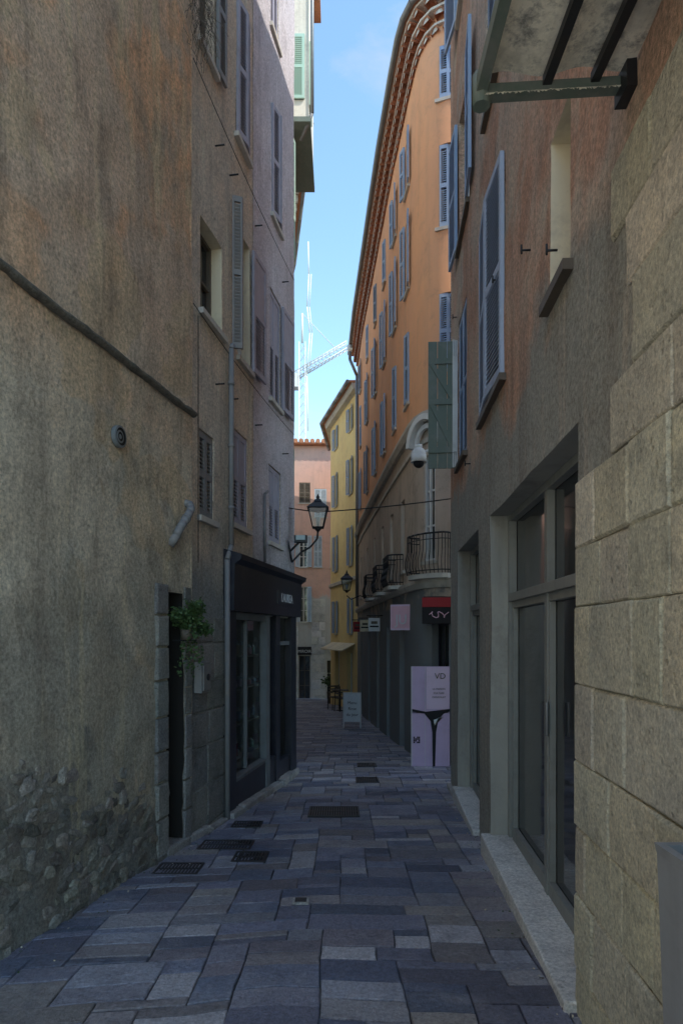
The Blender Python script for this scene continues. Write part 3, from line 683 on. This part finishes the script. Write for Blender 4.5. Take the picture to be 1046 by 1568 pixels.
sp.append(dict(r=(A(668)-.2,A(668)+.1,-.6,1.75),kind='none',fm=m_navy,dep=.2,sill=False,rows=2))
wall(mb,f,0,f.len,-2.5,4.95,windows(f,sp,wm,sm),m_R2s,.2)
for s in (0,f.len): mb.face([f.P(s,-2.5,0),f.P(s,-2.5,-3),f.P(s,11,-3),f.P(s,11,0)],m_R2)
sweep(mb,f,0,f.len,[(-.9,11.2),(.26,11.2),(.26,11.26),(-.9,11.6)],m_tile)
mb.build('walls',e); wm.build('window_frames',e); sm.build('shutters',e)
mb=MB()
sweep(mb,f,0,f.len,[(-.01,4.86),(.07,4.86),(.12,4.95),(.12,5.0),(-.01,5.04)],m_trim)
sweep(mb,f,0,f.len,[(-.01,4.55),(.03,4.55),(.03,4.62),(-.01,4.64)],m_trim)
sweep(mb,f,0,f.len,[(-.01,2.3),(.05,2.3),(.09,2.38),(.09,2.43),(-.01,2.46)],m_trim)
for r,(z,o) in enumerate(((10.72,.02),(10.89,.11),(11.06,.2))):
    sweep(mb,f,0,f.len,[(-.01,z+.085),(o+.035,z+.085),(o+.035,z+.12),(-.01,z+.12)],m_mortar)
    s=3.2+.09*(r%2)
    while s<f.len-.1:
        p_,n_,t_=f.fr_(s); c0=f.P(s,z-.005,-.01); R_=.078
        w=lambda x,rr,oo:c0+t_*math.cos(x)*rr+Z*math.sin(x)*rr*1.1+n_*oo
        for k in range(6):
            a=math.pi*k/6;b=math.pi*(k+1)/6
            mb.face([w(a,R_,0),w(b,R_,0),w(b,R_,o+.045),w(a,R_,o+.045)],m_tile,True,(1.1,1,1)); mb.face([w(a,R_-.02,o+.045),w(b,R_-.02,o+.045),w(b,R_,o+.045),w(a,R_,o+.045)],m_tile)
        mb.face([c0+t_*(R_-.012)+n_*(o+.03)]+[w(math.pi*k/6,R_-.012,o+.03) for k in range(1,6)]+[c0-t_*(R_-.012)+n_*(o+.03)],m_mortar)
        s+=.19
S=br(f.L,0,f.len,.4)
for a,b in zip(S,S[1:]): mb.cyl(f.P(a,11.22,.30),f.P(b,11.22,.30),.05,m_pipe,n=8,cap=False)
mb.build('cornice_and_bands',e)
mb=MB(); n0=f.fr_(sB)[1]; t0=f.fr_(sB)[2]; c=f.P(sB,4.5,.02)
for i in range(16):
    a=math.pi*i/16;b=math.pi*(i+1)/16
    for r0,r1,o0,o1 in ((.30,.37,0,.12),(.20,.26,0,.05)):
        w=lambda r,x,o:c+t0*math.cos(x)*r+Z*math.sin(x)*r*1.25+n0*o
        mb.hexa([w(r0,a,o0),w(r1,a,o0),w(r1,a,o1),w(r0,a,o1),w(r0,b,o0),w(r1,b,o0),w(r1,b,o1),w(r0,b,o1)],m_wht)
mb.build('arched_pediment',e)
def balcony(f,s0,s1,z,proj,h,e):
    mb=MB(); n=12
    def ol(k,o=1):
        a=math.pi*k; return f.P((s0+s1)/2-(s1-s0)/2*math.cos(a),0,proj*o*min(1,1.6*math.sin(a)))
    for i in range(n):
        a,b=ol(i/n),ol((i+1)/n); m=f.P((s0+s1)/2,0,-.02)
        for zz0,zz1,mat in ((z-.07,z,m_trim),):
            mb.face([a+Z*zz0,b+Z*zz0,m+Z*zz0],mat);mb.face([a+Z*zz1,b+Z*zz1,m+Z*zz1],mat);mb.face([a+Z*zz0,b+Z*zz0,b+Z*zz1,a+Z*zz1],mat)
        mb.cyl(a+Z*(z+h),b+Z*(z+h),.014,m_iron,n=6); mb.cyl(a+Z*(z+.05),b+Z*(z+.05),.009,m_iron,n=5); mb.cyl(a+Z*(z+h-.09),b+Z*(z+h-.09),.007,m_iron,n=5)
        for k in (i/n,(i+.5)/n):
            p=ol(k); q=ol(k,1.15)
            mb.tube([p+Z*z,q+Z*(z+h*.18),q+Z*(z+h*.35),p+Z*(z+h*.6),p+Z*(z+h)],.007,m_iron,4)
    mb.build('balcony',e)
balcony(f,sB-.42,sB+.33,2.5,.24,.6,e)
for y in (12.2,14.0,16.2): balcony(f,f.ay(y)-.45,f.ay(y)+.45,2.47,.26,.55,e)
mb=MB(); s=f.len-.8; mb.tube([f.P(s,11.1,.3),f.P(s,10.7,.3),f.P(s+.1,10.2,.06),f.P(s+.1,2.5,.06)],.05,m_pipe,8); mb.cyl(f.P(s,10.95,.3),f.P(s,11.15,.3),.06,m_wht,.11); mb.build('rain_downpipe')
e=empty('dome_security_camera'); mb=MB(); c=Vector((.118*8.6,8.6,EYE+.262*8.6))
def dome(mb,c,r,z0,mat,sg=1,N=14,M=6):
    for j in range(M):
        a0_=math.pi/2*j/M;a1_=math.pi/2*(j+1)/M
        for i in range(N):
            A_=2*math.pi*i/N;B_=2*math.pi*(i+1)/N; w=lambda x,a:c+Vector((math.cos(x)*math.cos(a)*r,math.sin(x)*math.cos(a)*r,sg*math.sin(a)*r))
            mb.face([w(A_,a0_),w(B_,a0_),w(B_,a1_),w(A_,a1_)],mat,True)
mb.cyl(c,c+Z*.10,.105,m_wht,.10,16); dome(mb,c+Z*.10,.10,0,m_wht); dome(mb,c,.075,0,m_ink,-1); mb.cyl(c+Z*.12,c+Vector((.3,-.0,.2)),.02,m_wht); mb.cyl(c+Z*.18,c+Z*.23,.05,m_wht)
mb.build('camera_body',e)
# signs on R2
e=empty('pink_shop_sign'); mb=MB()
mb.box(Vector((.075*11.3,11.3,EYE+.005*11.3)),(.35,-.25,0),(.02,.03,0),(0,0,.44),m_poster2)
mb.box(Vector((.075*11.3+.012,11.292,EYE+.005*11.3+.03)),(.326,-.233,0),(-.003,-.004,0),(0,0,.38),m_pink)
mb.build('board',e); text('JU',Vector((.075*11.3+.17,11.3-.142,EYE+.16)),Vector((.35,-.25,0)),Z,.24,m_white,e,'lettering')
for y_,m1,h_ in ((14.7,m_white,.3),(17.0,m_cream,.3),(19.3,m_red,.3)):
    e=empty('projecting_shop_sign'); mb=MB(); s=f.ay(y_); p_,n_,t_=f.fr_(s); zz=1.95
    mb.box(p_+n_*.06+Z*(zz-h_),n_*.26,t_*.03,Z*h_,m1); mb.cyl(p_+Z*(zz+.05),p_+n_*.36+Z*(zz+.05),.012,m_iron); 
    for k in (.1,.28): mb.cyl(p_+n_*k+Z*zz,p_+n_*k+Z*(zz+.05),.006,m_iron)
    mb.box(p_+n_*.09+Z*(zz-h_*.7)-t_*.004,n_*.2,t_*.004,Z*h_*.12,m_ink); mb.box(p_+n_*.12+Z*(zz-h_*.45)-t_*.004,n_*.14,t_*.004,Z*h_*.2,m_brown)
    mb.build('board_and_bracket',e)
e=empty('red_shop_awning'); mb=MB(); zz=EYE+.015*9.6
mb.hexa([Vector((1.17,9.5,zz)),Vector((1.9,9.45,zz)),Vector((1.9,9.8,zz)),Vector((1.25,9.95,zz)),Vector((1.17,9.5,zz+.3)),Vector((1.9,9.45,zz+.3)),Vector((1.9,9.8,zz+.42)),Vector((1.25,9.95,zz+.42))],m_blk)
mb.box(Vector((1.168,9.49,zz+.24)),(.72,-.05,0),(0,.008,0),(0,0,.14),m_red)
mb.build('canvas',e,.006)
pts=[Vector((1.27+.018*i+.025*math.sin(i*1.3),9.478,zz+.13+.045*math.sin(i*.9))) for i in range(16)]
mb=MB(); mb.tube(pts,.007,m_pink,5); mb.build('script_lettering',e)
# poster board
e=empty('poster_board'); mb=MB(); px,py=1.03,9.55; pz=gz(9.6)+.02; W=.55; H_=1.46
mb.box((px,py,pz),(W,0,0),(0,.03,0),(0,0,H_),m_poster); mb.box((px-.012,py-.004,pz),(.012,0,0),(0,.04,0),(0,0,H_),m_silver)
mb.box((px+.21,py-.003,pz+.84),(.33,0,0),(0,.002,0),(0,0,.61),m_poster2)
mb.box((px+.19,py-.004,pz),(.006,0,0),(0,.003,0),(0,0,H_),m_silver); mb.box((px,py-.004,pz+.78),(W,0,0),(0,.003,0),(0,0,.006),m_ink)
def poly(pts,mat,dy=.008): mb.face([Vector((px+x,py-dy,pz+z)) for x,z in pts],mat)
poly([(.0,.84),(.2,.80),(.55,.84),(.55,.80),(.46,.77),(.38,.68),(.35,.5),(.335,.0),(.30,.0),(.295,.5),(.27,.66),(.18,.77),(0,.80)],m_ink)
poly([(.31,.68),(.46,.73),(.38,.71),(.33,.6)],m_white,.012)
for i in range(4):
    for j in range(4):
        if (i*j+i)%3!=1: mb.box((px+.02+i*.025,py-.006,pz+.34+j*.025),(.02,0,0),(0,.004,0),(0,0,.02),m_ink)
mb.build('board',e)
text('VD',Vector((px+.41,py-.007,pz+1.28)),Vector((1,0,0)),Z,.12,m_brown,e,'heading'); 
for i,tx in enumerate(('LA MAISON','CULTURE','CHOCOLAT')): text(tx,Vector((px+.39,py-.007,pz+1.12-.06*i)),Vector((1,0,0)),Z,.036,m_brown,e,'line_%d'%i)
e=empty('a_frame_sign'); mb=MB(); ax,ay=.04,16.0; az=gz(16)
u_=Vector((1,-.12,0)).normalized(); 
for sgn in (-1,1):
    b0=Vector((ax,ay+sgn*.18,az+.02)); tl=Vector((0,-sgn*.16,.85)); up=tl.normalized(); nn=u_.cross(up)
    mb.box(b0+tl*.18,u_*.44,nn*.015,tl*.82,m_white)
    for k in (0,.41): mb.box(b0+u_*k-nn*.006*1,u_*.03,nn*.027,tl*1.0,m_silver)
    mb.box(b0+tl*.96+u_*.03,u_*.38,nn*.02,up*.035,m_silver)
mb.build('boards',e)
for i,tx in enumerate(('Menu','Rose','du jour')): text(tx,Vector((ax+.22,ay-.03+.16*(.55-.15*i)-.21,az+.60-.14*i)),u_,Vector((0,.16,.85)),.1,m_ink,e,'line_%d'%i)
# ------------------------------------------------------------ R3 yellow house
f=R3=Fac([(.60,22.7),(-.45,27.2),(-.2,31)],-1,.008)
e=empty('yellow_house'); mb=MB(); wm=MB(); sm=MB()
sp=[dict(r=(f.ay(y)-.2,f.ay(y)+.2,z0,z1),kind='open',mat=m_blue,dep=.12) for y in (23.8,26.2) for z0,z1 in ((9.0,9.85),(6.7,8.0),(4.1,5.5),(1.6,2.9))]
sp+=[dict(r=(f.ay(y)-.4,f.ay(y)+.4,-1.4,.9),kind='none',fm=m_wht,dep=.2,sill=False) for y in (24,26)]
wall(mb,f,0,f.len,-3,10.3,windows(f,sp,wm,sm),m_R3,.5); shell(mb,f,-3,10.3,m_R3,4,.35)
sweep(mb,f,0,f.len,[(-.01,3.5),(.08,3.5),(.08,3.62),(-.01,3.66)],m_trim); sweep(mb,f,0,f.len,[(-.01,10.1),(.2,10.1),(.25,10.3),(-.01,10.3)],m_trim)
sweep(mb,f,f.ay(23.2),f.ay(26.8),[(.01,1.25),(.5,1.0),(.5,.96),(.01,1.21)],m_cream)
S=br(f.L,0,f.len,1)
for a,b in zip(S,S[1:]): mb.cyl(f.P(a,10.33,.4),f.P(b,10.33,.4),.07,m_pipe)
mb.build('walls',e); wm.build('window_frames',e); sm.build('shutters',e)
# ------------------------------------------------------------ end house
f=EN=Fac([(-8,31.7),(4,32.3)],1,.01)
e=empty('terracotta_end_house'); mb=MB(); wm=MB(); sm=MB()
def ex(b): return f.at(b)
sp=[]; m_pb=paint('pale_blue_shutter',(.46,.54,.62))
for u in (465,487,512,440):
    for z0,z1 in ((4.85,6.4),(2.15,3.9)):
        if u==487 and z0<3: continue
        sp.append(dict(r=(ex(u)-.2,ex(u)+.2,z0,z1),kind='closed' if u!=465 else 'open',mat=m_pb,dep=.12))
sp.append(dict(r=(ex(491)-.3,ex(491)+.3,7.3,8.7),kind='closed',mat=m_pb))
sp.append(dict(r=(ex(466)-.25,ex(466)+.3,8.0,9.0),kind='closed',mat=m_brown))
sp.append(dict(r=(ex(458),ex(475),-1.7,.5),kind='none',fm=m_brown,dep=.3,sill=False)); sp.append(dict(r=(ex(500),ex(520),-1.7,.3),kind='none',fm=m_wht,dep=.3,sill=False))
wall(mb,f,0,f.len,-3,10.8,windows(f,sp,wm,sm),m_end,.5); shell(mb,f,-3,10.8,m_end,5,.35)
s=.1
while s<f.len: mb.cyl(f.P(s,10.93,.42),f.P(s,11.35,-2),.11,m_tile,n=8); s+=.27
fbox(mb,f,ex(456),ex(477),.55,.95,.01,.06,m_ink); fbox(mb,f,ex(505),ex(530),.7,1.0,.01,.4,m_cream)
mb.build('walls',e); wm.build('window_frames',e); sm.build('shutters',e)
mb=MB(); blocks(mb,f,ex(452),ex(457),-1.8,3.3,.45,.3,.5,m_kerb,.05,jit=.15); blocks(mb,f,ex(477),ex(498),-1.8,3.3,.4,.35,.6,m_kerb,.05,jit=.18); mb.build('ground_floor_stonework',e)
text('MIROIR',f.P((ex(456)+ex(477))/2,.66,.065),f.t[0],Z,.2,m_silver,e,'shop_lettering')
mb=MB(); c=Vector((-.35,27.5,gz(27.5)))
mb.cyl(c,c+Z*.5,.22,m_brown,.28,12)
mb.build('barrel_planter'); mb=foliage(c+Z*.75,.35,.3,.3,350,.12,base=c+Z*.5); mb.build('potted_shrub')
def chair(x,y,an):
    e=MB(); o=Vector((x,y,gz(y))); a=Vector((math.cos(an),math.sin(an),0)); b=Vector((-math.sin(an),math.cos(an),0)); w=.2
    for i in (-1,1):
        for j in (-1,1): e.cyl(o+a*w*i*1.1+b*w*j*1.1,o+a*w*i+b*w*j+Z*(.45 if j<0 else .88),.015,m_iron,n=5)
        e.cyl(o+a*w*i-b*w+Z*.62,o+a*w*i+b*w+Z*.62,.012,m_iron,n=5)
    e.box(o-a*w-b*w+Z*.44,a*2*w,b*2*w,Z*.03,m_brown)
    for z in (.6,.7,.8): e.box(o-a*w+b*w+Z*z,a*2*w,b*.015,Z*.05,m_brown)
    e.build('cafe_chair')
chair(-.2,23.2,.4); chair(.05,22.2,2.0)
mb=MB(); o=Vector((-.05,22.75,gz(22.75))); mb.cyl(o+Z*.70,o+Z*.73,.3,m_brown,n=18); mb.cyl(o,o+Z*.7,.025,m_iron); mb.cyl(o,o+Z*.03,.2,m_iron,.05,14); mb.build('cafe_table')
# ------------------------------------------------------------ lanterns, cables
def lantern(name,c,h,armpts,sup=None):
    e=empty(name); mb=MB(); c=Vector(c); w=h*.27; wb=h*.15
    def sq(z,r): return [c+Vector((x*r,y*r,z)) for x,y in((-1,-1),(1,-1),(1,1),(-1,1))]
    B=sq(0,wb);T=sq(h*.55,w)
    for i in range(4):
        mb.cyl(B[i],T[i],h*.018,m_iron,n=5); mb.cyl(B[i],B[(i+1)%4],h*.018,m_iron,n=5); mb.cyl(T[i],T[(i+1)%4],h*.022,m_iron,n=5)
    E_=sq(h*.56,w*1.15);Fq=sq(h*.72,w*.5);G=sq(h*.74,w*.45);Hq=sq(h*.82,w*.3)
    for U,V in((E_,Fq),(G,Hq)):
        for i in range(4): mb.face([U[i],U[(i+1)%4],V[(i+1)%4],V[i]],m_iron)
    mb.face(E_,m_iron); mb.cyl(c+Z*h*.8,c+Z*h*.9,h*.035,m_iron,h*.05); mb.cyl(c+Z*h*.9,c+Z*h,h*.04,m_iron,.001)
    mb.cyl(c-Z*h*.12,c,h*.03,m_iron,h*.14); mb.cyl(c+Z*h*.05,c+Z*h*.3,h*.05,m_wht,h*.07)
    mb.tube([Vector(p) for p in armpts],.014,m_iron); mb.build('frame_and_bracket',e)
    mb=MB()
    for i in range(4): mb.face([B[i],B[(i+1)%4],T[(i+1)%4],T[i]],m_sglass)
    mb.build('glass_panes',e)
y=8.75; X=lambda u,y=y:(u-523)/1000*y; ZZ=lambda v,y=y:EYE+(970-v)/1000*y
lantern('street_lantern',(X(487),y,ZZ(808)),.46,[(X(487),y,ZZ(812)),(X(486),y,ZZ(825)),(X(475),y,ZZ(838)),(X(462),y,ZZ(845)),(X(448),y-.1,ZZ(862)),(X(442),y-.1,ZZ(830))])
y2=17.5
lantern('street_lantern',((531-523)/1000*y2,y2,EYE+.066*y2),.55,[((531-523)/1000*y2,y2,EYE+.058*y2),(.16*1.6,y2,EYE+.052*y2),(.5,y2,EYE+.058*y2),(.82,y2+.1,EYE+.05*y2)])
e=empty('wall_floodlight'); mb=MB(); mb.box((X(452),y-.2,ZZ(833)),(.17,0,0),(0,.12,0),(0,0,.09),m_iron); mb.cyl((X(446),y-.1,ZZ(845)),(X(462),y-.15,ZZ(830)),.015,m_iron); mb.box((X(455),y-.215,ZZ(830)),(.12,0,0),(0,.014,0),(0,0,.06),m_glass); mb.build('housing',e)
mb=MB(); hang(mb,(X(400)-.05,8.6,ZZ(772)),(X(487),y,ZZ(784)),.01,.008,m_cable); hang(mb,(X(487),y,ZZ(784)),(X(690),8.2,ZZ(775)),.02,.008,m_cable); mb.build('overhead_cable')
# ------------------------------------------------------------ tower crane
e=empty('tower_crane'); mb=MB(); cy=95; cxx=(463-523)/1000*cy
def lattice(p0,p1,w,n,r,mat):
    p0=Vector(p0);p1=Vector(p1); d=(p1-p0).normalized(); a=Vector((0,1,0)) ; b=d.cross(a).normalized()
    cs=[a*w+b*w,a*w-b*w,-a*w-b*w,-a*w+b*w]
    for c in cs: mb.cyl(p0+c,p1+c,r,mat,n=5)
    for i in range(n):
        q0=p0.lerp(p1,i/n);q1=p0.lerp(p1,(i+1)/n)
        for j in range(4): mb.cyl(q0+cs[j],q1+cs[(j+1)%4],r*.7,mat,n=4)
lattice((cxx,cy,-2),(cxx,cy,EYE+.445*cy),.45,34,.07,m_silver)
lattice((cxx-.9,cy,EYE+.395*cy),((533-523)/1000*cy,cy,EYE+.442*cy),.45,14,.075,m_silver)
mb.box((cxx-2.6,cy-.8,EYE+.375*cy),(2,0,0),(0,1.6,0),(0,0,2),m_silver)
mb.cyl((cxx,cy,EYE+.49*cy),((515-523)/1000*cy,cy,EYE+.435*cy),.05,m_silver); mb.cyl((cxx,cy,EYE+.445*cy),(cxx,cy,EYE+.49*cy),.15,m_silver)
rx0=(472-523)/1000*cy
rp=[Vector((rx0,cy,EYE+.60*cy)),Vector((rx0+.1,cy,EYE+.55*cy)),Vector((rx0-.15,cy,EYE+.50*cy)),Vector((rx0+.25,cy,EYE+.46*cy)),Vector((rx0-.2,cy,EYE+.40*cy)),Vector((rx0,cy,EYE+.31*cy))]
mb.tube(rp,.09,m_wht,6); mb.tube([p+Vector((.35,0,0)) for p in rp[1:5]],.06,m_wht,6)
mb.build('mast_jib_and_hoist_ropes',e)
# ------------------------------------------------------------ light, sky, camera
el=math.radians(47); tosun=Vector((.86,-.5,0)).normalized()*math.cos(el)+Z*math.sin(el)
sun=bpy.data.lights.new('sun','SUN'); sun.energy=5; sun.angle=math.radians(.5); sun.color=(1,.93,.82)
so=bpy.data.objects.new('sun',sun); sc.collection.objects.link(so); so.rotation_euler=(-tosun).to_track_quat('-Z','Y').to_euler()
w=bpy.data.worlds.new('World'); sc.world=w; w.use_nodes=True; nt=w.node_tree; bg=nt.nodes['Background']
sk=nt.nodes.new('ShaderNodeTexSky'); sk.sky_type='NISHITA'; sk.sun_disc=False; sk.sun_elevation=el; sk.sun_rotation=math.atan2(tosun.x,tosun.y); sk.air_density=1.0; sk.dust_density=.25; sk.ozone_density=1.4
mxn=nt.nodes.new('ShaderNodeMix'); mxn.data_type='RGBA'; mxn.blend_type='MULTIPLY'; mxn.inputs[0].default_value=1; mxn.inputs[7].default_value=(.94,1.05,.97,1)
nt.links.new(sk.outputs[0],mxn.inputs[6])
tc=nt.nodes.new('ShaderNodeTexCoord'); mp=nt.nodes.new('ShaderNodeMapping'); mp.inputs['Scale'].default_value=(1.5,1.5,4); mp.inputs['Rotation'].default_value=(.3,.5,0); nt.links.new(tc.outputs['Generated'],mp.inputs[0])
cn=nt.nodes.new('ShaderNodeTexNoise'); cn.inputs['Scale'].default_value=2.2; cn.inputs['Detail'].default_value=7; cn.inputs['Roughness'].default_value=.6; cn.inputs['Distortion'].default_value=.6; nt.links.new(mp.outputs[0],cn.inputs['Vector'])
cr=nt.nodes.new('ShaderNodeMapRange'); cr.inputs[1].default_value=.50; cr.inputs[2].default_value=.8; cr.inputs[4].default_value=.5; nt.links.new(cn.outputs['Fac'],cr.inputs[0])
mc=nt.nodes.new('ShaderNodeMix'); mc.data_type='RGBA'; nt.links.new(cr.outputs[0],mc.inputs[0]); nt.links.new(mxn.outputs[2],mc.inputs[6]); mc.inputs[7].default_value=(2.0,2.05,2.05,1)
nt.links.new(mc.outputs[2],bg.inputs[0]); bg.inputs[1].default_value=.42
cam=bpy.data.cameras.new('camera'); co=bpy.data.objects.new('camera',cam); sc.collection.objects.link(co); sc.camera=co
co.location=(0,0,EYE); co.rotation_euler=(math.radians(90),0,0)
cam.sensor_fit='VERTICAL'; cam.sensor_height=36; cam.sensor_width=24; cam.lens=1000/1568*36; cam.shift_y=(970-784)/1568; cam.clip_start=.05; cam.clip_end=2000
